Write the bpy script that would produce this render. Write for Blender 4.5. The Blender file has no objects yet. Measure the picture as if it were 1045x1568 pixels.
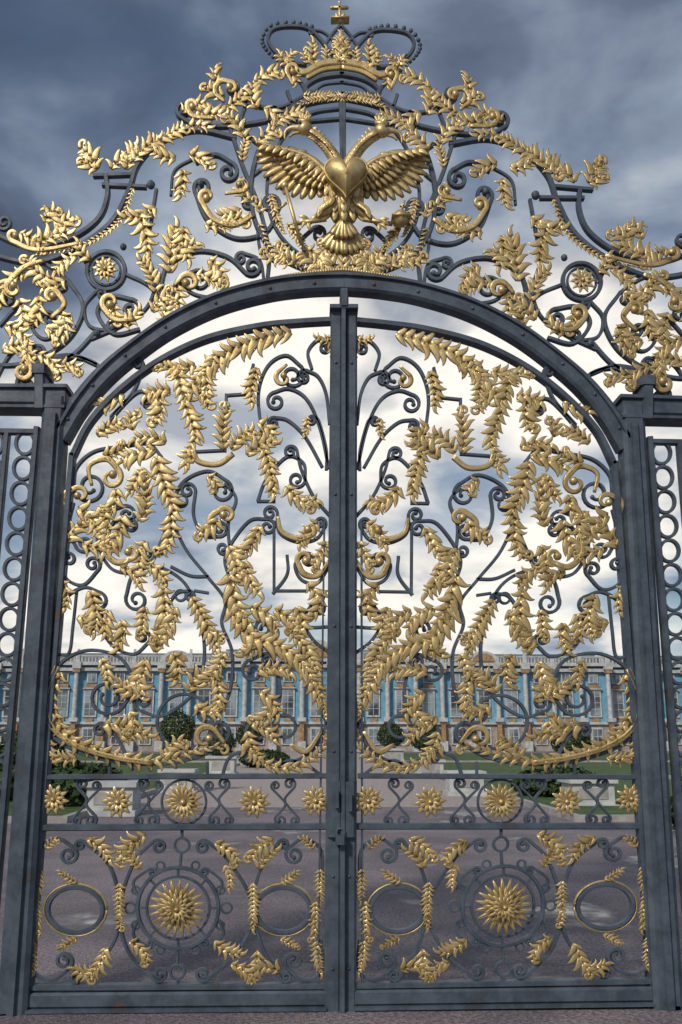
import bpy, math, random
import numpy as np
from mathutils import Vector
random.seed(5)
R=random.Random(11)
# ------------------------------------------------------------------ survey
# The gate stands in the vertical plane y=0.  Its drawing was rectified from the survey photo
F=1388.0; PITCH=math.radians(14.1); YAW=math.radians(1.6)
CAM=np.array([-6.13*math.tan(YAW),-6.13,1.6])
fw=np.array([math.sin(YAW)*math.cos(PITCH),math.cos(YAW)*math.cos(PITCH),math.sin(PITCH)])
rt=np.array([math.cos(YAW),-math.sin(YAW),0.0]); up=np.cross(rt,fw)
PX=0.0045
def toplane(V):
    u=V[:,0]; v=V[:,1]; d=V[:,2]
    ray=fw[None,:]*F+rt[None,:]*(u-522.5)[:,None]+up[None,:]*(784-v)[:,None]
    t=(-CAM[1])/ray[:,1]
    W=CAM[None,:]+ray*t[:,None]
    W[:,1]+=d*PX
    return W
def mirror(V):
    V=V.copy(); u=V[:,0]; v=V[:,1]
    s=np.interp(v,[0,150,415,767,1230,1390,1568],[1043,1049,1054,1051,1048,1043,1042])
    V[:,1]=v+17*((526-u)/362)*((1180-v)/765)
    V[:,0]=s-u
    return V
# ------------------------------------------------------------------ materials
def nt(name):
    m=bpy.data.materials.new(name); m.use_nodes=True
    n=m.node_tree.nodes; l=m.node_tree.links
    return m,n,l,n['Principled BSDF']
def mat(name,c1,c2,scale=5,rough=(.4,.6),metal=0,bump=0,detail=6,spec=.5,coord='Object',bd=.02,c3=None,nr=.5):
    m,n,l,b=nt(name)
    tc=n.new('ShaderNodeTexCoord'); nz=n.new('ShaderNodeTexNoise'); nz.inputs['Scale'].default_value=scale; nz.inputs['Roughness'].default_value=nr
    nz.inputs['Detail'].default_value=detail; l.new(tc.outputs[coord],nz.inputs['Vector'])
    cr_=n.new('ShaderNodeValToRGB'); cr_.color_ramp.elements[0].color=(*c1,1); cr_.color_ramp.elements[1].color=(*c2,1)
    cr_.color_ramp.elements[0].position=.38; cr_.color_ramp.elements[1].position=.62
    if c3: q=cr_.color_ramp.elements.new(.31); q.color=(*c3,1)
    l.new(nz.outputs['Fac'],cr_.inputs['Fac']); l.new(cr_.outputs['Color'],b.inputs['Base Color'])
    mr=n.new('ShaderNodeMapRange'); mr.inputs['From Min'].default_value=.3; mr.inputs['From Max'].default_value=.7
    mr.inputs['To Min'].default_value=rough[1]; mr.inputs['To Max'].default_value=rough[0]
    l.new(nz.outputs['Fac'],mr.inputs['Value']); l.new(mr.outputs[0],b.inputs['Roughness'])
    b.inputs['Metallic'].default_value=metal; b.inputs['Specular IOR Level'].default_value=spec
    if bump:
        n2=n.new('ShaderNodeTexNoise'); n2.inputs['Scale'].default_value=scale*6; l.new(tc.outputs[coord],n2.inputs['Vector'])
        bp=n.new('ShaderNodeBump'); bp.inputs['Strength'].default_value=bump; bp.inputs['Distance'].default_value=bd
        l.new(n2.outputs['Fac'],bp.inputs['Height']); l.new(bp.outputs[0],b.inputs['Normal'])
    return m
IRON=mat('painted_iron',(.038,.052,.074),(.085,.110,.142),6,(.42,.66),0,.35,bd=.003,c3=(.085,.062,.048),nr=.70,detail=9)
GOLD=mat('gilding',(.44,.32,.13),(.68,.52,.26),12,(.36,.58),.66,.4,bd=.003,c3=(.16,.11,.05),nr=.65)
# ------------------------------------------------------------------ builder
RECT=np.array([(-1,-.75),(-.7,-1),(.7,-1),(1,-.75),(1,.75),(.7,1),(-.7,1),(-1,.75)])
LEAF=np.array([(-1,.5),(-.62,-.75),(0,.25),(.62,-.75),(1,.5),(0,.9)])
FLAT=np.array([(-1,-.9),(-.5,-.1),(0,-.5),(.5,-.1),(1,-.9),(0,.9)])
RND=np.array([(math.cos(a),math.sin(a)) for a in np.linspace(0,2*math.pi,8,endpoint=False)])
class Part:
    def __init__(s): s.V=[];s.Fc=[];s.M=[];s.n=0
    def add(s,V,Fc,m):
        s.V.append(V); s.Fc+= [tuple(i+s.n for i in f) for f in Fc]; s.M+=[m]*len(Fc); s.n+=len(V)
    def make(s,name,parent,flip=False):
        V=np.concatenate(s.V); 
        if flip: V=mirror(V)
        W=toplane(V); Fc=s.Fc if not flip else [f[::-1] for f in s.Fc]
        me=bpy.data.meshes.new(name); me.from_pydata(W.tolist(),[],Fc); me.materials.append(IRON); me.materials.append(GOLD)
        me.polygons.foreach_set('material_index',s.M)
        me.polygons.foreach_set('use_smooth',[bool(m) for m in s.M]); me.update()
        o=bpy.data.objects.new(name,me); bpy.context.collection.objects.link(o); o.parent=parent
        return o
_fc={}
def facegrid(n,k):
    key=(n,k)
    if key not in _fc:
        fs=[]
        for i in range(n-1):
            for j in range(k):
                a=i*k+j; b=i*k+(j+1)%k; fs.append((a,b,b+k,a+k))
        fs.append(tuple(range(k))[::-1]); fs.append(tuple(range((n-1)*k,n*k)))
        _fc[key]=fs
    return _fc[key]
def sweep(P,pts,w,d,sec=RECT,dep=0,m=0):
    pts=np.asarray(pts,float); n=len(pts)
    T=np.gradient(pts,axis=0)
    if n>4 and np.hypot(*(pts[0]-pts[-1]))<.01: T[0]=T[-1]=pts[1]-pts[-2]
    T/= (np.hypot(T[:,0],T[:,1])[:,None]+1e-9)
    N=np.stack([-T[:,1],T[:,0]],1)
    w=np.broadcast_to(w,(n,)); d=np.broadcast_to(d,(n,)); dep=np.broadcast_to(dep,(n,))
    k=len(sec)
    V=np.zeros((n,k,3))
    V[:,:,:2]=pts[:,None,:]+N[:,None,:]*(sec[None,:,0:1]*(w[:,None,None]/2))
    V[:,:,2]=dep[:,None]+sec[None,:,1]*(d[:,None]/2)
    P.add(V.reshape(-1,3),facegrid(n,k),m)
def cr(pts,n=7):
    p=np.asarray(pts,float)
    if len(p)==2: return np.linspace(p[0],p[1],n)
    q=np.vstack([2*p[0]-p[1],p,2*p[-1]-p[-2]]); out=[]
    for i in range(1,len(q)-2):
        for j in range(n):
            t=j/n; a,b,c,e=q[i-1],q[i],q[i+1],q[i+2]
            out.append(.5*((2*b)+(-a+c)*t+(2*a-5*b+4*c-e)*t*t+(-a+3*b-3*c+e)*t**3))
    out.append(q[-2]); return np.array(out)
def resamp(ax,n):
    ax=np.asarray(ax,float); s=np.concatenate([[0],np.cumsum(np.hypot(*np.diff(ax,axis=0).T))]); q=np.linspace(0,s[-1],n)
    return np.stack([np.interp(q,s,ax[:,0]),np.interp(q,s,ax[:,1])],1)
def spiral(p,ph,side,r,turns):
    n=int(14*turns)+6; out=[]; p=np.array(p,float); da=2*math.pi*turns/n
    for k in range(n):
        rr=r*(1-.72*k/n); ph+=side*da; p=p+rr*da*np.array([math.cos(ph),math.sin(ph)]); out.append(p)
    return np.array(out)
def ball(P,u,v,r,m=0,dep=0,ry=None,rd=None):
    ry=ry or r; rd=rd or r; ns=8; st=6; V=[]
    for i in range(st+1):
        a=math.pi*i/st
        for j in range(ns):
            b=2*math.pi*j/ns; V.append((u+r*math.sin(a)*math.cos(b),v-ry*math.cos(a),dep+rd*math.sin(a)*math.sin(b)))
    fs=[(i*ns+j,i*ns+(j+1)%ns,(i+1)*ns+(j+1)%ns,(i+1)*ns+j) for i in range(st) for j in range(ns)]
    P.add(np.array(V),fs,m)
def scroll(P,pts,c0=None,c1=None,w=5,d=None,m=0,dep=0):
    x=cr(pts)
    if c1:
        t=x[-1]-x[-2]; x=np.vstack([x,spiral(x[-1],math.atan2(t[1],t[0]),*(c1 if len(c1)==3 else (*c1,1.25)))])
    if c0:
        t=x[0]-x[1]; x=np.vstack([spiral(x[0],math.atan2(t[1],t[0]),*(c0 if len(c0)==3 else (*c0,1.25)))[::-1],x])
    n=len(x); W=np.full(n,float(w))
    if c1: W[-8:]*=np.linspace(1,.7,8); ball(P,x[-1][0],x[-1][1],w*.75,m,dep)
    if c0: W[:8]*=np.linspace(.7,1,8); ball(P,x[0][0],x[0][1],w*.75,m,dep)
    if m:
        W*=np.interp(np.linspace(0,1,n),[0,.35,1],[.6,1.15,.6]); sweep(P,x,W,w*.8,LEAF,dep,m)
    else: sweep(P,x,W,d or w*1.7,RECT,dep,m)
    return x
def bar(P,a,b,w,d,w2=None,m=0,dep=0):
    sweep(P,np.array([a,b],float),np.array([w,w2 or w],float),d,RECT,dep,m)
def poly(P,pts,w=4.5,m=0):
    for a,b in zip(pts[:-1],pts[1:]):
        a=np.array(a,float); b=np.array(b,float); t=(b-a)/np.hypot(*(b-a)); bar(P,a-t*w*.48,b+t*w*.48,w,w*1.7+R.uniform(-.4,.4),m=m)
def ring(P,u,v,r,w=5,ry=None,m=0,d=None,n=36,dep=0):
    ry=ry or r; a=np.linspace(0,2*math.pi,n+1)
    sweep(P,np.stack([u+r*np.cos(a),v+ry*np.sin(a)],1),w,d or w*1.6,RECT,dep,m)
def lobe(P,p,h,L,bend,wf=.42,dep=-4,lift=.12,prof=None,pw=1.5):
    n=8; t=np.linspace(0,1,n); hh=h+bend*t**pw
    st=np.stack([np.cos(hh),np.sin(hh)],1)*L/(n-1)
    x=np.asarray(p)+np.vstack([[0,0],np.cumsum(st[:-1],0)])
    if prof is None:
        prof=np.sin(np.pi*(.14+.80*t)**.95)+.05; sweep(P,x,L*wf*prof,np.maximum(2.0,L*.22*prof),LEAF,dep-lift*L*np.sin(t*2.4),1)
    else: sweep(P,x,L*wf*prof,np.maximum(1.6,L*.15*prof),LEAF,dep-lift*L*(t-.9*t*t)*2,1)
CPROF=np.array([.98,1.0,.98,.90,.76,.58,.36,.10])
def foliage(P,ax,W,n=None,dep=-3,sides=(-1,1),wild=1,stem=.58,gap=.50,big=1.42,curl=None):
    # acanthus leaf: one flat grooved blade, deep pointed lobes joined at their roots, swept forward then hooked out
    L0=np.hypot(*np.diff(np.asarray(ax,float),axis=0).T).sum(); W=W*(big if W>11.5 else 1.12)
    n=n or max(3,int(L0/(W*gap)))
    ax=resamp(ax,n*5+1); s=np.linspace(0,1,len(ax))
    env=np.interp(s,[0,.2,.5,1],[.35,1,.85,.30])
    wv=W*stem*env
    sweep(P,ax,wv,W*.20*env+2,LEAF,dep-1,1)
    hook=R.choice((55,75,95)); strong=R.choice((-1,1))
    for i in range(n):
        k=int((i+.35)/n*(len(ax)-2)); tt=i/n; p=ax[k]; h=math.atan2(*(ax[k+1]-ax[k])[::-1])
        prof=math.sin(math.pi*min(1,.28+.62*tt))
        for sd in sides:
            LL=W*(.42+.66*prof)*R.uniform(.88,1.12)*(1.12 if sd==strong else .9)
            bd=sd*math.radians((hook+R.uniform(-20,20)) if R.random()<.75 else -30)*wild
            lobe(P,p,h+sd*math.radians(46-16*tt+R.uniform(-6,6)*wild),LL,bd,R.uniform(.40,.48),dep-1.5-R.uniform(0,2.5),.10,CPROF,2.2)
    t_=ax[-1]-ax[-3]; h=math.atan2(t_[1],t_[0])
    if (curl if curl is not None else (R.random()<.4 and wild==1)):
        sp=spiral(ax[-2],h,strong,W*.40,.95); sweep(P,sp,np.linspace(W*.34,W*.15,len(sp)),W*.18,LEAF,dep-3,1); ball(P,sp[-1][0],sp[-1][1],W*.12,1,dep-4)
    else: lobe(P,ax[-2],h,W*.95,strong*1.6*wild,.42,dep-2.5,.1,CPROF)
def sprig(P,u,v,ang,L,W=15,bend=40,**k):
    n=12; t=np.linspace(0,1,n); hh=-math.radians(ang)+math.radians(bend)*t**1.3
    st=np.stack([np.cos(hh),np.sin(hh)],1)*L/(n-1)
    ax=np.array([u,v])+np.vstack([[0,0],np.cumsum(st[:-1],0)])
    foliage(P,ax,W,**k)
def flower(P,u,v,r,n=12,m=1,inner=.25,dep=-5):
    for i in range(n):
        a=2*math.pi*i/n+.1; lobe(P,(u+inner*r*math.cos(a),v+inner*r*math.sin(a)),a,r*(1-inner),0,min(.6,4.2/n),dep,.15)
    for i in range(n):
        a=2*math.pi*(i+.5)/n+.1; lobe(P,(u+.1*r*math.cos(a),v+.1*r*math.sin(a)),a,r*.62,0,min(.6,4.2/n),dep-2,.15)
    ball(P,u,v,r*.16,1,dep-4)
def empty(name):
    e=bpy.data.objects.new(name,None); bpy.context.collection.objects.link(e); return e
gate=empty('wrought_iron_gate')

# ================================================================== FRAME (fixed posts + arch), left half
fr=Part()
bar(fr,(88,612),(23,1562),34,40,46)
bar(fr,(88,640),(23,1562),12,52,15)           # raised spine of the post
bar(fr,(58,655),(-22,1562),9,16,11)
bar(fr,(66,580),(66,632),17,46); bar(fr,(66,566),(66,580),24,50); ball(fr,66,566,9)
bar(fr,(-90,610),(104,612),27,34); bar(fr,(-90,597),(108,598),7,44); bar(fr,(-90,627),(104,629),6,42)
arch=cr([(92,672),(120,626),(158,580),(205,540),(262,501),(332,468),(408,447),(470,439),(527,437)],10)
sweep(fr,arch,np.linspace(30,25,len(arch)),30,RECT,0,0)
off=arch+np.array([0,-10]); sweep(fr,off,6,40,RECT,0,0)
for i in range(6,len(arch)-2,11): ball(fr,arch[i][0],arch[i][1]+2,3,0,-15)
bar(fr,(30,1555),(-20,1560),30,40)
fr.make('fixed_frame_left',gate); fr.make('fixed_frame_right',gate,True)
# ================================================================== LEAF
lf=Part()
top=cr([(112,700),(140,646),(190,594),(250,551),(320,519),(400,501),(460,495),(512,492)],10)
sweep(lf,top,9,20)
bar(lf,(112,696),(42,1530),9,20,12)
bar(lf,(515,480),(509,1545),17,26,25)
bar(lf,(497,800),(487,1510),3,14)
for v,w in((1190,8),(1267,10),(1511,9)): bar(lf,(112-(v-696)*.0845,v),(500,v-2),w,18)
bar(lf,(40,1530),(505,1526),24,24); bar(lf,(34,1545),(500,1541),6,34)
bar(lf,(517,1196),(516,1280),30,40)
for v in (560,760,960,1150,1340,1480): ball(lf,515-(v-480)*.006,v,2.6,0,-13)
I=lambda *a,**k: scroll(lf,*a,**k)
G=lambda *a,w=8,**k: scroll(lf,*a,w=w,m=1,dep=-6,**k)
S=lambda *a,**k: sprig(lf,*a,**k)
# iron scrolls
I([(248,700),(228,680),(190,684),(145,692),(118,716),(113,745)],None,(-1,25,1.4))
I([(318,883),(283,838),(265,788),(278,742),(318,722),(350,738)],None,(1,17))
ring(lf,278,767,9,4)
I([(300,752),(297,790),(312,820),(338,822)],(-1,12),(-1,12))
I([(402,668),(396,605),(410,562),(438,545),(462,562)],None,(1,19,1.4))
I([(504,718),(490,655),(470,612),(443,596),(418,602)],None,(-1,14))
I([(494,716),(468,670),(442,645),(420,640)],None,(-1,9))
I([(505,650),(500,605),(488,578),(470,568)],None,(-1,11))
I([(478,566),(472,540),(486,522),(500,524)],None,(1,9))
I([(500,720),(500,690),(490,650),(484,640)],None,(-1,7))
I([(505,790),(480,760),(462,720),(455,690)],None,(-1,10))
I([(395,768),(408,735),(440,700),(465,710),(468,735)],None,(1,13))
poly(lf,[(376,604),(347,606),(345,690),(302,692)]); poly(lf,[(246,598),(240,620),(218,617)]); poly(lf,[(376,604),(388,560)])
poly(lf,[(420,705),(420,768),(396,768)]); poly(lf,[(420,800),(420,905)]); poly(lf,[(470,905),(421,905)])
I([(425,785),(428,815),(455,830),(484,826),(499,806)],(-1,11),(-1,9))
I([(504,868),(486,893),(462,888),(452,866),(464,850)],None,(1,11))
I([(345,740),(362,765),(350,800),(352,840)],None,(1,10))
I([(352,888),(346,850),(380,800),(410,795)],None,(1,12))
I([(152,872),(128,896),(102,886),(95,858)],(-1,12),(1,11))
I([(88,950),(96,920),(128,900),(156,908)],None,(1,14))
I([(118,905),(112,960),(106,1000),(88,1002)],None,None,w=4)
I([(193,915),(205,880),(240,868),(283,893),(307,948),(313,1010),(296,1062),(250,1096),(214,1088)],(-1,17),(1,15))
I([(262,868),(292,882),(320,883)],None,None)
I([(318,883),(345,920),(340,955),(356,1000),(352,1060),(330,1100)],None,(1,16))
I([(148,950),(172,988),(205,1002),(228,984)],(1,10),(-1,12))
I([(80,1062),(92,1018),(135,996),(185,1008),(205,1050),(188,1084)],None,(1,28,1.5))
I([(80,1060),(72,1100),(95,1138),(160,1163),(235,1170),(300,1160),(345,1135)],None,(-1,18),w=6)
ring(lf,283,1105,42,5); 
I([(500,1110),(484,1050),(455,1012),(415,1000),(380,1012)],None,(-1,17))
I([(506,1050),(500,1110),(478,1150),(440,1168),(400,1160),(378,1130)],None,(1,18))
ring(lf,436,1112,17,5)
I([(420,1190),(440,1165),(470,1172),(492,1187)],None,None)
I([(505,1000),(480,980),(465,950),(478,925)],None,(1,12))
I([(505,960),(470,960),(430,945),(400,950)],None,(-1,13))
I([(418,910),(440,880),(440,850)],None,None)
I([(245,700),(262,745),(258,800),(236,855)],None,(1,12))
I([(160,830),(175,800),(200,795)],None,(1,10)); I([(113,770),(105,810),(118,840)],None,(-1,13))
I([(205,880),(170,870),(150,830),(160,790),(190,775)],None,(1,14))
I([(150,668),(190,620),(215,600),(232,610)],None,(1,9))
I([(220,560),(205,600),(170,640)],(-1,8),None); poly(lf,[(300,905),(318,908)]); 
I([(250,940),(270,910),(290,905)],None,(1,8)); ring(lf,277,912,8,4)
I([(340,1190),(352,1160),(380,1150)],None,(1,9))
for q in((168,1188),(230,1182),(318,1188)): bar(lf,q,(q[0],q[1]-22),4,8)
I([(420,1010),(430,1060),(420,1100)],(-1,10),None)
I([(205,1180),(180,1130),(160,1110)],None,(-1,10))
# gold volutes laid on the iron
G([(440,560),(426,572)],None,(-1,12,.9),w=7)
G([(142,745),(138,715),(165,704),(184,722)],None,(1,16,1.0),w=9)
G([(322,822),(322,795),(340,780)],None,(1,12,.9),w=9)
G([(426,792),(432,815),(458,826),(478,820)],None,(-1,9,.8),w=9)
G([(505,858),(488,882),(466,880),(456,862)],None,(1,12,.8),w=9)
G([(445,1140),(470,1150),(492,1120)],None,None,w=9)
G([(345,1138),(330,1118)],None,(-1,18,.9),w=9)
G([(108,790),(100,760),(118,748)],None,(1,12,.8),w=8)
G([(165,800),(160,840),(180,862),(205,856)],None,(-1,11,.8),w=9)
G([(240,735),(222,725),(212,745)],None,(-1,11,.8),w=8)
# gold foliage
fo=lambda p,W,**k: foliage(lf,cr(p),W,**k)
fo([(447,511),(400,521),(352,541),(312,572),(285,610)],18)
fo([(330,545),(318,580),(322,612)],15); fo([(270,560),(285,620),(300,668),(285,700)],15)
S(300,560,200,60,14,60); S(262,600,170,40,14,-60); S(395,565,-110,56,12,-30)
S(190,605,220,44,13,50); S(245,600,-80,54,15,40); S(255,680,150,50,15,-60); S(240,690,190,56,16,-20); S(205,660,110,30,13,60)
S(150,668,40,45,12,30); S(345,690,100,66,14,40); S(355,690,60,50,14,60); S(300,692,-150,30,12,-80)
sweep(lf,cr([(296,690),(305,708),(335,712),(358,696)]),9,10,LEAF,-6,1)
S(395,650,-20,36,13,60); S(380,700,50,46,15,60); S(405,690,-70,70,14,20); S(440,745,-60,50,14,-60); S(455,775,30,33,12,50)
S(488,800,-140,46,12,-30); S(500,830,-110,46,12,20)
S(505,520,200,22,10,60); S(500,515,-60,28,10,30)
S(180,750,-90,46,16,60); S(120,780,-30,56,17,60); S(105,830,60,56,16,40); S(155,775,-60,50,15,60)
S(128,835,-20,46,14,-60); S(190,790,-100,66,16,40); S(215,800,60,42,14,-40); S(185,870,-10,44,13,80); S(225,830,-120,46,14,-50)
S(240,700,-75,92,18,-10); S(262,790,-80,66,15,60); S(230,760,120,36,13,60); S(225,865,-20,46,13,60)
S(335,795,-120,40,14,70); S(350,838,-60,55,15,40); S(400,805,-110,56,15,30); S(375,860,-80,56,14,-40)
S(352,880,-80,86,18,-30); S(385,930,-20,56,16,60)
S(470,895,-40,36,13,60); S(495,905,-100,46,13,30)
S(95,890,-60,46,13,60); S(140,905,-70,64,15,40); S(168,935,-110,46,14,-50); S(188,950,-80,46,14,50); S(120,945,-20,36,13,60)
S(250,900,-80,76,17,30); S(270,930,-100,66,15,40); S(240,1000,80,35,13,60)
S(295,915,-60,90,14,10,wild=.4); S(322,965,-20,28,11,40)
fo([(352,930),(385,975),(430,992),(465,1020),(488,1070)],18); fo([(440,960),(470,995),(488,1030)],13)
S(420,935,-20,46,15,60); S(455,930,-60,46,15,60); S(400,980,-120,38,13,50)
S(225,1010,-100,56,15,40); S(195,1040,-20,40,13,80); S(215,1065,170,40,13,60); S(290,1060,70,46,14,60); S(300,1080,-40,46,14,-70); S(325,1030,-60,56,14,60)
sweep(lf,cr([(90,1020),(74,1062),(80,1110),(120,1142),(180,1160),(235,1168)]),9,10,LEAF,-7,1)
fo([(96,1030),(82,1075),(105,1125),(165,1152),(240,1165),(300,1150),(345,1140)],14,gap=.8)
S(160,1110,-10,50,15,-40); S(185,1130,20,46,14,40); S(120,1160,200,33,12,60); S(75,1130,-100,38,12,-50); S(250,1160,60,46,13,60)
S(395,1030,20,54,14,60); S(400,1060,-30,46,14,60); S(420,1080,-120,46,13,50); S(385,1110,-10,46,13,60); S(380,1120,-80,46,13,-40)
fo([(372,1140),(405,1168),(450,1175),(492,1150),(502,1120)],12,gap=.8)
fo([(455,1010),(485,1045),(500,1100)],11)
S(318,730,-30,28,12,60); S(160,700,10,36,12,-40); S(470,640,-80,30,9,40); S(300,600,-30,34,12,60); S(215,720,-100,40,13,40)
S(155,1010,-50,38,12,60); S(265,1000,-60,46,14,60); S(345,1000,-110,56,13,30); S(225,930,-110,46,12,-40); S(200,1090,-60,36,13,60)
# frieze band
for c,r,n in((282,31,16),(182,25,10),(390,25,10)): flower(lf,c,1228,r,n)
flower(lf,84,1224,24,10); flower(lf,484,1226,24,10)
ring(lf,282,1228,34,3.5)
for c,s in((133,1),(228,1),(336,-1),(437,-1)):
    I([(c-s*14,1206),(c,1222),(c,1234),(c+s*14,1250)],(s,9),(s,9),w=4)
    I([(c+s*20,1208),(c+s*6,1222),(c-s*6,1236),(c-s*20,1252)],(-s,7),(-s,7),w=3.5)
# lower panel
ring(lf,273,1390,62,5.5); ring(lf,273,1390,48,4); 
flower(lf,273,1390,44,20,inner=.3); flower(lf,273,1390,25,14,dep=-12)
for a in range(0,360,45):
    c,s=math.cos(math.radians(a)),math.sin(math.radians(a)); bar(lf,(273+48*c,1390+48*s),(273+62*c,1390+62*s),3.5,6)
    c,s=math.cos(math.radians(a+22.5)),math.sin(math.radians(a+22.5)); ring(lf,273+70*c,1390+70*s,6,3,n=16)
ring(lf,279,1294,11,4);ring(lf,272,1488,11,4)
for u in (200,347): ring(lf,u,1390,8,3.5)
bar(lf,(278,1305),(276,1328),4,7); bar(lf,(273,1452),(272,1477),4,7); bar(lf,(279,1270),(279,1283),4,7); bar(lf,(272,1499),(272,1508),4,7)
for u,rx in((116,42),(434,41)):
    ring(lf,u,1393,rx,6,ry=34); sweep(lf,np.stack([u+(rx+6)*np.cos(np.linspace(0,6.2832,37)),1393+40*np.sin(np.linspace(0,6.2832,37))],1),3,6,RND,0,1)
for (a,b) in (([(60,1348),(62,1302),(88,1284),(114,1298)],1),([(494,1348),(492,1302),(466,1284),(442,1298)],-1),([(52,1438),(52,1488),(82,1500),(108,1482)],-1),([(492,1438),(492,1488),(464,1500),(440,1482)],1)):
    I(a,None,(b,14,1.4))
I([(128,1288),(168,1325),(184,1390),(172,1448),(122,1502)],(-1,8),(1,8))
I([(236,1288),(206,1320),(184,1390),(196,1455),(238,1500)],(1,11),(-1,11))
I([(318,1288),(352,1320),(388,1390),(366,1455),(318,1500)],(-1,11),(1,11))
I([(428,1288),(398,1335),(388,1390),(402,1450),(432,1500)],(1,8),(-1,8))
I([(230,1330),(205,1350),(212,1372)],(1,7),None,w=4); I([(318,1330),(340,1350),(334,1372)],(-1,7),None,w=4)
I([(228,1450),(205,1432),(212,1408)],(-1,7),None,w=4); I([(318,1450),(342,1432),(336,1408)],(1,7),None,w=4)
for a in ((135,1285,-20,50,12,60),(225,1280,200,50,13,-50),(185,1330,80,40,11,60),(215,1330,120,40,11,-60),(330,1290,-20,50,12,60),(420,1285,200,50,12,-60),(395,1330,60,42,12,40),(345,1325,-60,36,11,50),
  (184,1352,-90,70,11,0),(388,1352,-90,70,11,0),(200,1440,-30,46,12,50),(165,1450,-110,55,13,30),(150,1485,200,36,12,60),(330,1440,-50,46,12,-60),(355,1475,-20,50,12,50),(395,1455,-90,46,13,40),(430,1485,160,40,12,-50),
  (62,1330,-90,45,11,10),(58,1375,-90,55,11,-10),(50,1440,-80,50,11,20),(490,1330,-90,50,10,0),(484,1380,-90,60,11,10),(486,1440,-90,50,11,-20),(72,1300,60,25,9,50),(480,1300,120,25,9,-50),(120,1350,160,30,9,30),(430,1350,20,30,9,-30),(120,1437,200,30,9,-30),(430,1437,-20,30,9,30)):
    S(*a)
lf.make('gate_leaf_left',gate); lf.make('gate_leaf_right',gate,True)
ct=Part()
bar(ct,(526,478),(524,1545),8,44,9); bar(ct,(527,452),(527,478),13,50); bar(ct,(505,478),(548,478),8,46)
bar(ct,(521,1276),(521,1290),15,20,dep=-22); 
ring(ct,521,1272,6,3,dep=-22)
bar(ct,(516,1210),(516,1235),6,10,dep=-24); bar(ct,(536,1215),(536,1240),6,10,dep=-24)
ct.make('meeting_stile_and_latch',gate)

# ================================================================== OVERTHROW
ov=Part(); I=lambda *a,**k: scroll(ov,*a,**k); S=lambda *a,**k: sprig(ov,*a,**k); fo=lambda p,W,**k: foliage(ov,cr(p),W,**k)
G=lambda *a,w=9,**k: scroll(ov,*a,w=w,m=1,dep=-7,**k)
I([(527,146),(472,154),(427,182),(398,228),(385,285),(392,342),(422,388),(472,414),(527,424)],w=7)
I([(527,166),(478,174),(442,200),(418,244),(409,292),(417,338),(442,376),(480,400),(527,410)],w=5)
I([(527,182),(470,187),(440,190)],w=5); bar(ov,(527,148),(527,250),6,10)
I([(410,430),(412,385),(398,320),(372,255),(352,195)],w=6)
I([(527,150),(470,160),(420,183),(352,194),(300,192),(276,180)],None,(1,13),w=6)
I([(480,140),(430,165),(380,160),(352,142)],None,(1,10))
I([(400,225),(372,200),(372,175),(400,120),(440,108)],None,(-1,8))
I([(362,212),(300,200),(246,218),(212,252),(198,292),(172,340),(125,376),(62,402),(0,394),(-40,375)],w=7)
I([(163,268),(165,302),(150,337),(108,366),(50,378),(0,362),(-40,330)],w=7)
poly(ov,[(160,284),(222,287)],6); poly(ov,[(146,270),(205,268)],6)
I([(0,350),(-20,330)],(-1,11),None)
I([(300,250),(330,238),(358,252)],None,(1,15),w=6); I([(262,300),(268,262),(300,242)],None,None,w=4)
I([(428,318),(408,356),(362,366),(318,338),(298,292)],(-1,14),(1,13),w=6)
I([(245,462),(256,410),(300,386),(348,394),(378,420)],None,(-1,14),w=6)
I([(262,472),(272,430),(300,415)],None,(1,16)); I([(405,432),(398,400),(372,388)],None,(-1,9))
I([(420,400),(400,385),(395,355)],None,(1,8)); I([(400,260),(378,280),(372,310)],None,(-1,10))
I([(480,405),(462,372),(480,350)],None,(1,12)); I([(440,140),(448,170),(425,185)],None,(1,12))
I([(240,290),(232,340),(225,380),(238,430),(225,472),(185,500),(140,520)],w=5)
ring(ov,163,415,29,6); ring(ov,163,415,22,3.5); flower(ov,163,415,20,10)
I([(110,375),(130,400),(136,415)],w=5); I([(192,420),(230,440),(255,478),(230,520)],None,None,w=5)
I([(150,445),(130,470),(138,500),(170,508)],(1,8),(-1,9)); I([(215,505),(175,512),(150,480),(170,455),(205,460)],None,(1,15),w=6)
I([(88,560),(118,540),(148,508)],w=6); I([(-40,556),(20,560),(70,545),(110,515),(128,470),(105,430)],None,(-1,12),w=6)
I([(60,560),(110,548),(150,560),(165,590)],w=6)
I([(150,560),(110,545),(60,555),(30,580)],None,(-1,14),w=6)
I([(100,425),(60,402),(20,420),(0,450)],None,(-1,13)); I([(110,500),(70,520),(50,500),(70,480)],None,(1,10)); I([(0,500),(30,470),(55,480)],None,(1,12)); I([(-10,590),(20,540),(60,530)],None,(1,9))
I([(355,460),(300,452),(272,430)],None,None,w=5)
for q in ((232,285,9),(190,380,7),(308,283,7),(375,282,7),(150,512,7),(238,440,7),(102,412,6),(395,365,6)): ball(ov,q[0],q[1],q[2]*.75,0,-4)
for t in np.linspace(0,1,26): ball(ov,430+97*t,424-12*t*(2-t)*.6+4*(1-t),3,1,-8)
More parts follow.
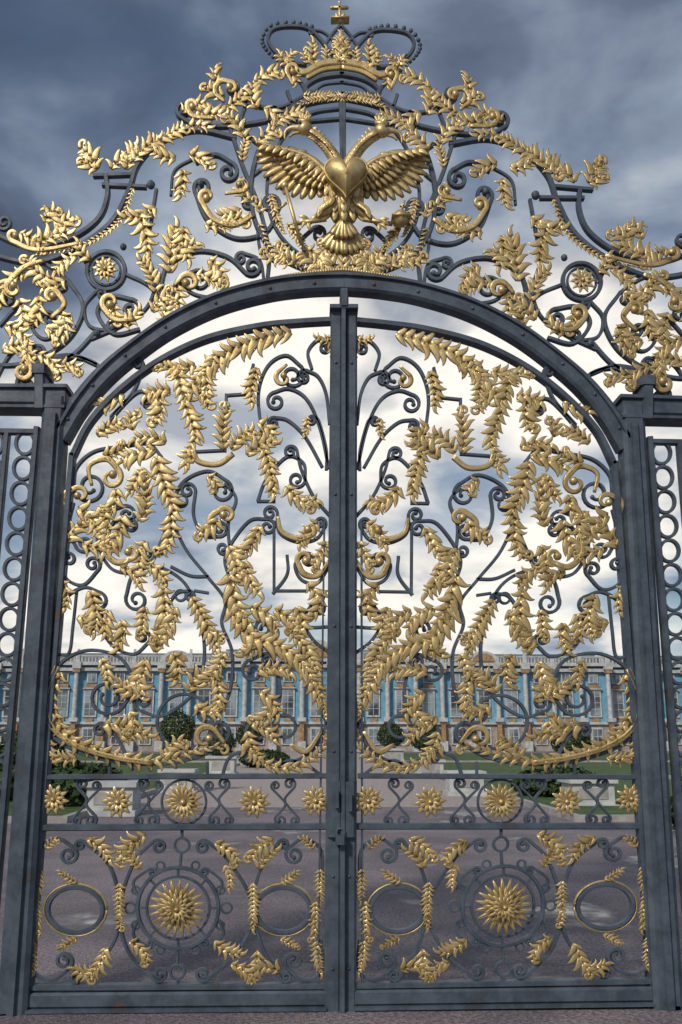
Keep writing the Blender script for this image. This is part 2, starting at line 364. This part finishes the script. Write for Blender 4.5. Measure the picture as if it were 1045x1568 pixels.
# gold volutes
G([(390,332),(360,348),(328,338),(308,310)],None,(1,11,.9)); G([(268,440),(280,426)],None,(1,14,.9),w=9)
G([(208,492),(178,492),(160,474)],None,(1,13,.9)); G([(70,402),(40,412),(14,436)],None,(-1,12,.9)); G([(40,545),(50,565)],None,(1,14,1.0),w=9)
G([(128,375),(60,386),(20,372)],None,(1,9,.8),w=8); G([(330,185),(298,182),(288,170)],None,(1,9,.9),w=8); G([(450,135),(440,115)],None,(1,10,.9),w=7)
G([(345,160),(330,145),(338,128),(356,130)],None,(1,8,.8),w=8); G([(345,300),(372,296)],None,(-1,10,.8),w=7); G([(80,490),(100,470),(90,450)],None,(-1,11,.9),w=9)
for a in ((150,262,105,42,14,-60),(150,262,165,26,12,60),(172,262,60,30,12,60),(195,262,80,40,13,30),(205,250,50,52,13,20),(240,222,30,52,12,0),(290,197,10,30,12,30),
 (270,245,180,38,13,50),(290,240,-10,38,13,60),(280,262,-80,42,13,40),(240,320,220,52,15,60),(215,330,-70,62,16,20),
 (315,345,-20,40,13,-50),(340,345,30,44,13,60),(385,310,150,32,12,60),(400,330,100,24,11,-60),(370,325,-150,32,12,50),
 (285,350,-100,52,14,-40),(270,400,60,42,13,60),(262,420,90,72,15,20),(240,450,100,56,13,-40),(320,400,-30,42,14,60),(300,425,0,46,13,60),(270,440,-60,32,12,60),
 (50,385,40,62,15,40),(80,370,60,52,15,40),(100,355,100,42,13,-70),(30,360,-20,50,12,20),(70,345,70,33,12,60),
 (140,400,150,33,12,60),(120,395,200,42,13,-40),(100,430,220,42,14,60),(80,430,160,50,14,60),(40,420,200,46,13,-60),(60,455,-80,50,15,60),(30,460,-60,46,14,60),(10,430,-100,42,13,40),(95,480,-60,40,13,60),(10,500,-20,50,14,50),(40,525,-70,40,13,60),(110,485,-120,40,13,40),(5,540,30,40,13,50),(70,505,-20,34,12,60),
 (60,545,-20,50,13,60),(40,575,60,40,12,-40),(95,560,0,34,12,40),
 (165,465,-40,36,12,80),(190,500,20,36,12,-60),(235,480,60,42,13,40),(250,500,80,42,12,20),
 (375,215,110,46,14,-40),(395,225,60,42,13,60),(372,250,90,34,11,30),(420,190,30,52,12,30),(395,170,120,42,13,60),
 (280,175,40,42,13,60),(300,182,15,46,13,30),(345,150,170,33,13,60),(350,165,20,36,12,-60),(335,135,120,28,12,60),(390,130,40,46,13,40),(405,168,-20,34,12,60),
 (440,395,200,42,12,60),(455,405,160,42,13,40),(470,410,20,42,13,-30),(430,375,-60,34,11,40),(500,412,160,42,13,30),(510,402,100,36,13,-30),(470,385,-20,42,12,60),
 (415,300,-80,60,9,-20),(440,345,-50,46,10,20),(465,150,0,56,9,-10)):
    S(*a)
for pa in ([(398,345),(415,385),(470,415),(527,428)],[(205,290),(185,340),(130,378),(60,392)]): fo(pa,7,stem=.5,wild=.4,gap=.9)
# crown: open iron outline, gold band and three fleurons
I([(470,100),(448,96),(424,82),(411,62),(420,45),(450,41),(476,47),(500,72),(521,100)],w=5)
I([(498,70),(508,54),(521,40)],w=4); I([(521,98),(512,66),(496,50),(478,46)],None,(-1,4),w=3.5)
for p in cr([(424,92),(408,76),(402,60),(415,39),(450,34),(478,41)],3): ball(ov,p[0],p[1],3.4,0)
sweep(ov,cr([(524,97),(492,101),(466,114),(450,106),(438,94)]),10,12,LEAF,-4,1)
sweep(ov,cr([(524,106),(494,110),(470,122)]),6,10,LEAF,-4,1)
I([(527,114),(490,120),(468,136),(486,149),(527,148)],w=6); I([(527,126),(496,130),(480,142)],w=3.5)
foliage(ov,cr([(527,152),(495,154),(462,162)]),8,stem=.7,wild=.5)
I([(440,108),(462,128),(470,150)],w=5)
for a in ((482,104,100,36,13,20),(476,100,140,22,11,60),(521,98,90,38,14,0),(521,92,135,22,11,60),(440,100,150,18,11,60),(438,98,70,20,11,60),(448,108,-60,24,11,40),(500,98,80,20,9,-20)): S(*a,big=1.15,curl=False)
ov.make('overthrow_left',gate); ov.make('overthrow_right',gate,True)
cx=Part()
bar(cx,(521,38),(520,8),4,6,m=1,dep=-3); bar(cx,(508,14),(532,14),4,6,m=1,dep=-3)
bar(cx,(507,33),(535,33),3,18,m=1,dep=-3); ball(cx,521,34,6,1,-3,ry=5)
for s in(-1,1): ball(cx,520+12*s,14,2.6,1,-3)
ball(cx,520,6,2.6,1,-3); lobe(cx,(521,34),-1.57+.7,14,-.7); lobe(cx,(521,34),-1.57-.7,14,.7)
cx.make('crown_cross',gate)

# ================================================================== EAGLE
eg=Part()
FS=np.array([(-1,.2),(-.4,-.8),(0,-1.1),(.4,-.8),(1,.2),(0,.8)])
def feather(P,a,b,w,dep,bend=0):
    a=np.array(a,float); b=np.array(b,float); L=np.hypot(*(b-a)); h=math.atan2(*(b-a)[::-1])
    n=8; t=np.linspace(0,1,n); off=np.array([-math.sin(h),math.cos(h)])
    x=a+(b-a)*t[:,None]+off*(bend*L*np.sin(math.pi*t))[:,None]
    prof=np.array([.55,.8,.95,1,1,.97,.85,.35])
    sweep(P,x,w*prof,5*prof,FS,dep,1)
NT=12
tk=np.array([(394,232),(392,246),(397,262),(405,277),(417,291),(433,302),(451,309),(470,312),(490,309)],float)
tips=[(np.interp(i/(NT-1),np.linspace(0,1,9),tk[:,0]),np.interp(i/(NT-1),np.linspace(0,1,9),tk[:,1])) for i in range(NT)]
for i,tp in enumerate(tips):
    t=i/(NT-1); rtp=(452+48*t,238+42*t); feather(eg,rtp,tp,13,-6-i*.55,.07)
for i in range(NT-1):
    t=i/(NT-2); rtp=(460+42*t,240+40*t); tp=np.array(tips[i])*.60+np.array(rtp)*.40+np.array([2,1]); feather(eg,rtp,tp,10,-14-i*.4,.05)
for i in range(NT-2):
    t=i/(NT-3); rtp=(470+32*t,244+34*t); tp=np.array(tips[i+1])*.34+np.array(rtp)*.66+np.array([0,3]); feather(eg,rtp,tp,9,-20-i*.2,.05)
sweep(eg,cr([(395,230),(425,238),(452,244),(474,252),(490,264),(506,282)]),np.linspace(5,14,36),14,RND,-17,1)
for i in range(9): lobe(eg,(412+i*10,237+i*i*.42+i*.8),math.radians(165-i*4),16,-.5,.5,-24,.1)
# neck and head (looking outwards)
nk=cr([(520,272),(512,254),(499,236),(484,223),(471,215)])
sweep(eg,nk,np.linspace(23,12,len(nk)),np.linspace(20,13,len(nk)),RND,-22,1)
for i in range(2,len(nk)-2,2):
    for s in(-1,0,1):
        h=math.atan2(*(nk[i]-nk[i+1])[::-1]); q=nk[i+1]-nk[i]; q=np.array([-q[1],q[0]])/np.hypot(*q)
        lobe(eg,nk[i]+q*s*7,h+s*.55,12,0,.6,-31+abs(s)*6,.1)
ball(eg,467,212,12,1,-26,ry=10,rd=11)
sweep(eg,cr([(461,211),(447,211),(438,217),(437,229)],5),np.linspace(11,2,16),np.linspace(9,3,16),RND,-26,1)
sweep(eg,cr([(459,218),(450,220),(444,225)],4),np.linspace(5,2,9),5,RND,-26,1)
ball(eg,460,208,2.4,0,-36)
bar(eg,(457,201),(477,201),5,12,m=1,dep=-24)
for a in (130,105,78,52): lobe(eg,(467,201),-math.radians(a),15,.3,.45,-24,.1)
ball(eg,466,186,3,1,-24)
for i in range(5): lobe(eg,(479+i*5,217+i*6),-math.radians(62),13,.8,.5,-22,.2)
sweep(eg,cr([(512,318),(500,330),(488,338)]),np.linspace(26,12,15),np.linspace(20,12,15),RND,-16,1)
for i in range(6): lobe(eg,(512-i*4,314+i*3),math.radians(110+R.uniform(-25,25)),18,.3,.5,-26,.1)
bar(eg,(490,336),(474,350),6,8,m=1,dep=-18)
for a in(150,180,215,100): lobe(eg,(474,348),math.radians(a),17,-.9,.35,-20,.2)
for k in range(7):
    for j in range(3):
        lobe(eg,(526-j*11,262+k*12-j*2),math.radians(92+j*10),17,.1,.6,-28+j*5+abs(k-3),.1)
for i,a in enumerate((92,103,114,126,138)):
    feather(eg,(526,348),(526+48*math.cos(math.radians(a)),346+48*math.sin(math.radians(a))),14,-12+i*1.5)
for i,a in enumerate((95,112,130)):
    feather(eg,(526,345),(526+30*math.cos(math.radians(a)),345+30*math.sin(math.radians(a))),12,-20+i)
for a in ((527,425,90,36,12,10),(515,420,110,34,13,-40),(505,425,150,30,12,40)): sprig(eg,*a)
eg.make('eagle_left_half',gate); eg.make('eagle_right_half',gate,True)
e2=Part()
ball(e2,527,300,32,1,-8,ry=52,rd=20)
ns=48; hv=[]; RR=[0,.18,.36,.54,.7,.83,.93,1.0,1.0]
DD=[-38-22*math.sqrt(max(0,1-r*r)) for r in RR[:-1]]+[-10]
for q,dd in zip(RR,DD):
    for j in range(ns):
        t=2*math.pi*j/ns; hx=16*math.sin(t)**3; hy=13*math.cos(t)-5*math.cos(2*t)-2*math.cos(3*t)-math.cos(4*t)
        hv.append((529+q*hx*1.95,292-q*(hy+1.5)*2.0,dd))
e2.add(np.array(hv,float),[(i*ns+j,(i+1)*ns+j,(i+1)*ns+(j+1)%ns,i*ns+(j+1)%ns) for i in range(len(RR)-1) for j in range(ns)],1)
rim=[]
for j in range(ns+1):
    t=2*math.pi*j/ns; rim.append((529+16*math.sin(t)**3*2.0,292-(13*math.cos(t)-5*math.cos(2*t)-2*math.cos(3*t)-math.cos(4*t)+1.5)*2.05))
sweep(e2,np.array(rim),3.5,5,RND,-39,1)
bar(e2,(438,298),(462,385),5,7,m=1,dep=-22); ball(e2,437,296,6,1,-22); bar(e2,(430,330),(440,322),3,4,m=1,dep=-22)
sprig(e2,436,296,110,18,9,0)
ball(e2,612,345,13,1,-20); bar(e2,(598,345),(626,345),3,29,m=1,dep=-20); bar(e2,(614,333),(618,318),3,5,m=1,dep=-20); bar(e2,(611,325),(621,327),3,5,m=1,dep=-20)
bar(e2,(455,352),(500,346),5,7,m=1,dep=-20); bar(e2,(556,346),(600,353),5,7,m=1,dep=-20)
e2.make('eagle_body_shield',gate)

# ================================================================== side fences
for flip in (False,True):
    e=empty('iron_fence'); fe=Part()
    poly(fe,[(-90,660),(52,662)],8); bar(fe,(12,664),(-70,1562),8,14,10); bar(fe,(-30,664),(-125,1562),8,14,10)
    for k in range(24):
        v=679+k*38.5; s=(v-660)/900; uu=43-s*80
        ring(fe,uu-8+6,v,14+s*3,5,ry=17); 
        ring(fe,uu-48,v,12+s*3,4.5,ry=17)
    fe.make('fence_panel',e,flip)

# ================================================================== world geometry helpers
def boxes(name,lst,m,parent=None):
    V=[];Fc=[]
    for (x0,x1,y0,y1,z0,z1) in lst:
        b=len(V); V+=[(x0,y0,z0),(x1,y0,z0),(x1,y1,z0),(x0,y1,z0),(x0,y0,z1),(x1,y0,z1),(x1,y1,z1),(x0,y1,z1)]
        Fc+=[tuple(b+i for i in f) for f in((0,3,2,1),(4,5,6,7),(0,1,5,4),(1,2,6,5),(2,3,7,6),(3,0,4,7))]
    me=bpy.data.meshes.new(name); me.from_pydata(V,[],Fc); me.materials.append(m); me.update()
    o=bpy.data.objects.new(name,me); bpy.context.collection.objects.link(o)
    if parent: o.parent=parent
    return o
def meshobj(name,V,Fc,m,parent=None,smooth=False):
    me=bpy.data.meshes.new(name); me.from_pydata(V,[],Fc); me.materials.append(m)
    if smooth: me.polygons.foreach_set('use_smooth',[True]*len(Fc))
    me.update(); o=bpy.data.objects.new(name,me); bpy.context.collection.objects.link(o)
    if parent: o.parent=parent
    return o
WHITE=mat('white_stucco',(.40,.42,.42),(.58,.58,.57),2,(.6,.8))
BLUE=mat('blue_stucco',(.13,.32,.45),(.19,.42,.56),1.5,(.7,.9))
OCHRE=mat('ochre_gilt',(.28,.16,.07),(.46,.28,.13),3,(.5,.8))
ROOF=mat('grey_roof',(.14,.17,.18),(.22,.25,.26),1,(.5,.7))
GLASS=mat('window_glass',(.03,.04,.05),(.30,.36,.40),.35,(.08,.2),0,0,2,.8)
PINK=mat('base_stone',(.28,.25,.23),(.40,.35,.32),2,(.7,.9))
pal=empty('palace_building')
L={k:[] for k in('w','b','o','r','g','p')}
cyl=[];cylf=[]
def column(x,y,z0,z1,r):
    b=len(cyl)
    for z in(z0,z1):
        for j in range(8): a=j*math.pi/4; cyl.append((x+r*math.cos(a),y+r*math.sin(a),z))
    for j in range(8): cylf.append((b+j,b+(j+1)%8,b+8+(j+1)%8,b+8+j))
def section(x0,x1,yf,h=12.0,bay=3.9,rich=True):
    L['b'].append((x0,x1,yf,yf+18,3.9,h)); L['p'].append((x0,x1,yf-.3,yf+17.9,0,3.7))
    L['w'].append((x0-.3,x1+.3,yf-.7,yf+18.1,3.7,4.05)); L['w'].append((x0-.5,x1+.5,yf-1.0,yf+18.2,h-.1,h+.35))
    L['w'].append((x0-.2,x1+.2,yf-.6,yf+.4,h-.9,h-.4))
    n=max(1,round((x1-x0)/bay)); b=(x1-x0)/n
    L['r'].append((x0+1,x1-1,yf+1.5,yf+17,h+.36,h+1.8))
    for i in range(n):
        c=x0+(i+.5)*b
        L['w'].append((c-.95,c+.95,yf-.22,yf+.1,4.7,8.7)); L['g'].append((c-.72,c+.72,yf-.27,yf+.05,4.95,8.4))
        L['w'].append((c-.04,c+.04,yf-.31,yf,4.95,8.4))
        for z in(5.8,6.7,7.6): L['w'].append((c-.72,c+.72,yf-.30,yf,z,z+.07))
        L['o'].append((c-.8,c+.8,yf-.45,yf+.02,8.75,9.25)); L['w'].append((c-1.1,c+1.1,yf-.5,yf+.03,8.6,8.74))
        L['w'].append((c-.7,c+.7,yf-.2,yf+.1,9.5,10.9)); L['g'].append((c-.5,c+.5,yf-.25,yf+.06,9.65,10.75)); L['w'].append((c-.03,c+.03,yf-.28,yf,9.65,10.75))
        L['o'].append((c-.5,c+.5,yf-.3,yf+.02,4.1,4.55))
        L['w'].append((c-.85,c+.85,yf-.5,yf,.9,3.3)); L['g'].append((c-.62,c+.62,yf-.55,yf,1.1,3.05)); L['w'].append((c-.04,c+.04,yf-.59,yf,1.1,3.05)); L['w'].append((c-.62,c+.62,yf-.58,yf,2.0,2.08))
    for i in range(n+1):
        c=x0+i*b
        if rich:
            column(c-.02,yf-.75,4.6,10.9,.34); L['w'].append((c-.6,c+.6,yf-1.25,yf,4.06,4.6)); L['o'].append((c-.5,c+.5,yf-1.2,yf,10.9,11.4))
            L['o'].append((c-.3,c+.3,yf-1.1,yf-.3,1.4,3.68)); L['w'].append((c-.55,c+.55,yf-1.2,yf-.31,0,1.39)); L['w'].append((c-.6,c+.6,yf-1.3,yf,h-.6,h+.36))
        L['w'].append((c-.3,c+.3,yf-.9,yf-.3,h+.36,h+1.35)); 
        if i%2==0: L['w'].append((c-.16,c+.16,yf-.75,yf-.45,h+1.36,h+2.2))
        if i<n:
            L['w'].append((c+.3,c+b-.3,yf-.75,yf-.45,h+1.12,h+1.3))
            for j in range(7): x=c+.55+j*(b-1.1)/6; L['w'].append((x-.08,x+.08,yf-.68,yf-.52,h+.36,h+1.12))
section(-88,-42,128); section(-42,-14,126); section(-14,14,124,12.4); section(14,42,126); section(42,98,128)
def pediment(x,yf,w,h,z):
    V=[];Fc=[]
    for (yy,s) in((yf,1),(yf+1,1)):
        V+= [(x-w/2,yy,z),(x+w/2,yy,z)]+[(x+w/2*math.cos(a),yy,z+h*math.sin(a)) for a in np.linspace(.15,math.pi-.15,14)]
    n=16; Fc=[tuple(range(n)),tuple(range(2*n-1,n-1,-1))]+[(i,(i+1)%n,n+(i+1)%n,n+i) for i in range(n)]
    meshobj('pediment',V,Fc,WHITE,pal)
    V2=[(x+(vx-x)*.7,vy-.15,z+.15+(vz-z)*.7) for vx,vy,vz in V]; meshobj('pediment_relief',V2,Fc,OCHRE,pal)
pediment(0,123.1,6,2.6,12.8); pediment(-20,125,4.5,1.6,12.4); pediment(24,125,4.5,1.6,12.4)
for k,m_ in(('w',WHITE),('b',BLUE),('o',OCHRE),('r',ROOF),('g',GLASS),('p',PINK)):
    boxes({'w':'white_trim','b':'walls','o':'gilt_ornament','r':'roof','g':'windows','p':'base_storey'}[k],L[k],m_,pal)
meshobj('columns',cyl,cylf,WHITE,pal,True)

# ------------------------------------------------------------------ ground
def sheet(name,x0,x1,y0,y1,z,m): return meshobj(name,[(x0,y0,z),(x1,y0,z),(x1,y1,z),(x0,y1,z)],[(0,1,2,3)],m)
m,n,l,b=nt('damp_asphalt')
tc=n.new('ShaderNodeTexCoord'); a=n.new('ShaderNodeTexNoise'); a.inputs['Scale'].default_value=.5; a.inputs['Detail'].default_value=7; a.inputs['Roughness'].default_value=.6
g=n.new('ShaderNodeTexNoise'); g.inputs['Scale'].default_value=32; g.inputs['Detail'].default_value=5; g.inputs['Roughness'].default_value=.85
v=n.new('ShaderNodeTexVoronoi'); v.inputs['Scale'].default_value=70
for q in(a,g,v): l.new(tc.outputs['Object'],q.inputs['Vector'])
r1=n.new('ShaderNodeValToRGB'); r1.color_ramp.elements[0].color=(.09,.075,.085,1); r1.color_ramp.elements[1].color=(.38,.32,.34,1); r1.color_ramp.elements[0].position=.38;r1.color_ramp.elements[1].position=.62
l.new(g.outputs['Fac'],r1.inputs['Fac']); mx=n.new('ShaderNodeMix'); mx.data_type='RGBA'; mx.blend_type='MULTIPLY'
r2=n.new('ShaderNodeValToRGB'); r2.color_ramp.elements[0].position=.36; r2.color_ramp.elements[1].position=.6; r2.color_ramp.elements[0].color=(.45,.45,.50,1)
l.new(a.outputs['Fac'],r2.inputs['Fac']); mx.inputs[0].default_value=1; l.new(r1.outputs[0],mx.inputs[6]); l.new(r2.outputs[0],mx.inputs[7]); l.new(mx.outputs[2],b.inputs['Base Color'])
mr=n.new('ShaderNodeMapRange'); mr.inputs['From Min'].default_value=.34; mr.inputs['From Max'].default_value=.43; mr.inputs['To Min'].default_value=.12; mr.inputs['To Max'].default_value=.75
l.new(a.outputs['Fac'],mr.inputs['Value']); l.new(mr.outputs[0],b.inputs['Roughness'])
bp=n.new('ShaderNodeBump'); bp.inputs['Distance'].default_value=.008; l.new(v.outputs['Distance'],bp.inputs['Height'])
mb=n.new('ShaderNodeMapRange'); mb.inputs['From Min'].default_value=.35; mb.inputs['From Max'].default_value=.43; mb.inputs['To Max'].default_value=.9; l.new(a.outputs['Fac'],mb.inputs['Value']); l.new(mb.outputs[0],bp.inputs['Strength'])
l.new(bp.outputs[0],b.inputs['Normal']); ASPH=m
GRASS=mat('grass',(.035,.070,.014),(.075,.13,.032),3,(.8,.95),0,.5)
GRAV=mat('gravel_path',(.30,.25,.23),(.42,.36,.33),8,(.7,.9))
KERB=mat('stone_kerb',(.3,.28,.27),(.42,.4,.38),4,(.6,.8))
sheet('ground',-600,600,-300,900,0,ASPH)
for x0,x1 in((-60,-5.2),(5.2,60)):
    for y0,y1 in((13,30),(34,58),(62,100)):
        boxes('lawn',[(x0,x1,y0,y1,-.05,.10)],GRASS)
        boxes('stone_kerb',[(x0-.15,x1+.15,y0-.15,y0-.003,-.05,.13),(x0-.15,x0-.003,y0,y1,-.05,.13),(x1+.003,x1+.15,y0,y1,-.05,.13)],KERB)
sheet('gravel_path',-5,5,17,120,.004,GRAV)
# ------------------------------------------------------------------ plants
LEAFM=mat('foliage',(.018,.038,.010),(.05,.085,.022),4,(.6,.8))
BARK=mat('bark',(.08,.06,.045),(.14,.11,.08),10,(.8,.95))
def shrub(name,x,y,zc,r,rz,trunk=True,n=2600):
    e=empty(name); rr=random.Random(int(x*100+y)); V=[];Fc=[]
    lum=[(rr.gauss(0,1),rr.gauss(0,1),rr.gauss(0,1)) for _ in range(8)]
    for i in range(n):
        d=Vector((rr.gauss(0,1),rr.gauss(0,1),rr.gauss(0,1))).normalized()
        k=rr.uniform(.55,1)**.5*(1+.10*sum(math.sin(3*d.dot(Vector(q))) for q in lum[:3])/3+.05*rr.random())
        c=Vector((x+d.x*r*k,y+d.y*r*k,zc+d.z*rz*k)); s=r*.075*rr.uniform(.6,1.4)
        a=Vector((rr.gauss(0,1),rr.gauss(0,1),rr.gauss(0,1))).normalized(); b_=a.cross(d+Vector((.1,.2,.3))).normalized()
        bb=len(V); V+=[tuple(c-a*s),tuple(c+b_*s*.6),tuple(c+a*s),tuple(c-b_*s*.6)]; Fc.append((bb,bb+1,bb+2,bb+3))
    meshobj('crown',V,Fc,LEAFM,e)
    V=[];Fc=[]; zt=zc if trunk else zc*.7
    for i,(z,q) in enumerate(((0,.07),(zt*.4,.05),(zt,.03))):
        for j in range(8): V.append((x+q*math.cos(j*.785),y+q*math.sin(j*.785),z))
    for i in range(2):
        for j in range(8): Fc.append((i*8+j,i*8+(j+1)%8,i*8+8+(j+1)%8,i*8+8+j))
    for a in range(5):
        t=a*1.257; b0=len(V); p=Vector((x,y,zt*.75)); q=Vector((x+r*.6*math.cos(t),y+r*.6*math.sin(t),zc+rz*.4)); 
        for pp,w in((p,.03),(q,.012)):
            for j in range(3): V.append((pp.x+w*math.cos(j*2.09),pp.y+w*math.sin(j*2.09),pp.z))
        for j in range(3): Fc.append((b0+j,b0+(j+1)%3,b0+3+(j+1)%3,b0+3+j))
    meshobj('trunk',V,Fc,BARK,e)
def planter(x,y,s=1.0):
    e=empty('white_stone_planter')
    boxes('body',[(x-.62*s,x+.62*s,y-.62*s,y+.62*s,.12,.75*s)],WHITE,e)
    boxes('mouldings',[(x-.72*s,x+.72*s,y-.72*s,y+.72*s,0,.119),(x-.72*s,x+.72*s,y-.72*s,y+.72*s,.751*s,.87*s)],WHITE,e)
    boxes('panel',[(x-.42*s,x+.42*s,y-.64*s,y-.625*s,.24,.62*s)],KERB,e)
for x,y,s in((-4.6,15,.8),(-4.5,24,.8),(-4.5,38,1.0),(4.3,22,.8),(4.7,34,.9),(-4.5,56,1.2),(4.9,56,1.2),(6.4,16.5,.8)): 
    planter(x,y,s)
for a in((-4.6,24,1.95,.55,.55),(-9.2,24,1.3,1.0,.65),(4.6,34,1.7,.7,.6),(9.0,27,1.5,.7,.6),(-4.6,38,1.5,.7,.65),(14.3,27,2.6,1.0,1.1),(-4.5,56,1.9,.9,.8),(4.9,56,1.9,.9,.8)):
    shrub('topiary_tree',*a)
for a in((-6,17,.5,1.3,.6),(-8.6,19,.45,1.5,.5),(7.2,11.0,.3,1.0,.35),(9.0,12.2,.35,1.2,.4),(6.6,20,.4,1.2,.45),(11,17,.4,1.5,.5),(-3.2,50,.5,1.5,.5)): shrub('low_shrub',*a,trunk=False)

# ------------------------------------------------------------------ world
w=bpy.data.worlds.new('World'); bpy.context.scene.world=w; w.use_nodes=True; n=w.node_tree.nodes; l=w.node_tree.links; n.clear()
out=n.new('ShaderNodeOutputWorld'); sky=n.new('ShaderNodeTexSky'); sky.sky_type='NISHITA'; sky.sun_disc=False
EL=math.radians(38); sd=Vector((-.55*math.cos(EL),-.835*math.cos(EL),math.sin(EL)))
sky.sun_elevation=EL; sky.sun_rotation=math.atan2(-.55,-.835)
b1=n.new('ShaderNodeBackground'); b1.inputs['Strength'].default_value=.08; l.new(sky.outputs[0],b1.inputs[0])
b2=n.new('ShaderNodeBackground'); b2.inputs['Strength'].default_value=1.0
tc=n.new('ShaderNodeTexCoord'); sp=n.new('ShaderNodeSeparateXYZ'); l.new(tc.outputs['Generated'],sp.inputs[0])
def M(op,a,b=None,c=None):
    q=n.new('ShaderNodeMath'); q.operation=op
    for i,x in enumerate((a,b,c)):
        if x is None: continue
        if isinstance(x,(int,float)): q.inputs[i].default_value=x
        else: l.new(x,q.inputs[i])
    return q.outputs[0]
zz=M('ADD',M('MAXIMUM',sp.outputs[2],0),.25)
cb=n.new('ShaderNodeCombineXYZ'); l.new(M('DIVIDE',sp.outputs[0],zz),cb.inputs[0]); l.new(M('DIVIDE',sp.outputs[1],zz),cb.inputs[1])
def noise(s,det,dist,off=0):
    q=n.new('ShaderNodeTexNoise'); q.inputs['Scale'].default_value=s; q.inputs['Detail'].default_value=det; q.inputs['Distortion'].default_value=dist; q.inputs['Roughness'].default_value=.5
    mp=n.new('ShaderNodeMapping'); mp.inputs['Location'].default_value=(off,off*.7,0); l.new(cb.outputs[0],mp.inputs[0]); l.new(mp.outputs[0],q.inputs['Vector']); return q.outputs['Fac']
n1=noise(1.5,6,.3,3.2); n2=noise(3.4,8,.3,9.1)
dp=n.new('ShaderNodeVectorMath'); dp.operation='DOT_PRODUCT'; dp.inputs[1].default_value=(math.sin(.04)*math.cos(.25),math.cos(.04)*math.cos(.25),math.sin(.25)); nm=n.new('ShaderNodeVectorMath'); nm.operation='NORMALIZE'
l.new(tc.outputs['Generated'],nm.inputs[0]); l.new(nm.outputs[0],dp.inputs[0])
gl=n.new('ShaderNodeMapRange'); gl.interpolation_type='SMOOTHSTEP'; gl.inputs['From Min'].default_value=.88; gl.inputs['From Max'].default_value=.985; l.new(dp.outputs['Value'],gl.inputs['Value'])
br=M('ADD',M('MULTIPLY',gl.outputs[0],.55),M('MULTIPLY',M('SUBTRACT',n1,.5),1.9)); br=M('ADD',br,M('MULTIPLY',M('SUBTRACT',n2,.5),1.7)); br=M('ADD',br,.35)
cr_=n.new('ShaderNodeValToRGB'); e=cr_.color_ramp.elements; e[0].position=.0; e[0].color=(.075,.10,.15,1); e[1].position=1; e[1].color=(1.05,1.0,.92,1)
for p,c in((.25,(.14,.18,.26)),(.45,(.27,.33,.43)),(.65,(.55,.59,.64)),(.8,(.86,.83,.78))): q=e.new(p); q.color=(*c,1)
l.new(br,cr_.inputs[0]); l.new(cr_.outputs[0],b2.inputs[0])
ms=n.new('ShaderNodeMixShader'); mk=n.new('ShaderNodeMapRange'); mk.inputs['From Min'].default_value=.38; mk.inputs['From Max'].default_value=.52; mk.inputs['To Min'].default_value=.3; l.new(noise(2.3,6,.3,20),mk.inputs['Value'])
l.new(mk.outputs[0],ms.inputs[0]); l.new(b1.outputs[0],ms.inputs[1]); l.new(b2.outputs[0],ms.inputs[2]); l.new(ms.outputs[0],out.inputs[0])
sl=bpy.data.lights.new('sun','SUN'); sl.energy=2.4; sl.angle=math.radians(6); sl.color=(1,.94,.84); so=bpy.data.objects.new('sun',sl); bpy.context.collection.objects.link(so)
so.rotation_euler=sd.to_track_quat('Z','Y').to_euler()
# ------------------------------------------------------------------ camera
c=bpy.data.cameras.new('camera'); co=bpy.data.objects.new('camera',c); bpy.context.collection.objects.link(co)
c.sensor_fit='VERTICAL'; c.sensor_height=36; c.sensor_width=24; c.lens=F/1568*36; c.clip_end=2000
co.location=CAM.tolist(); co.rotation_euler=(math.pi/2+PITCH,0,-YAW)
sc=bpy.context.scene; sc.camera=co; sc.view_settings.view_transform='Standard'; sc.view_settings.look='None'
print('verts',sum(len(o.data.vertices) for o in sc.objects if o.type=='MESH'))
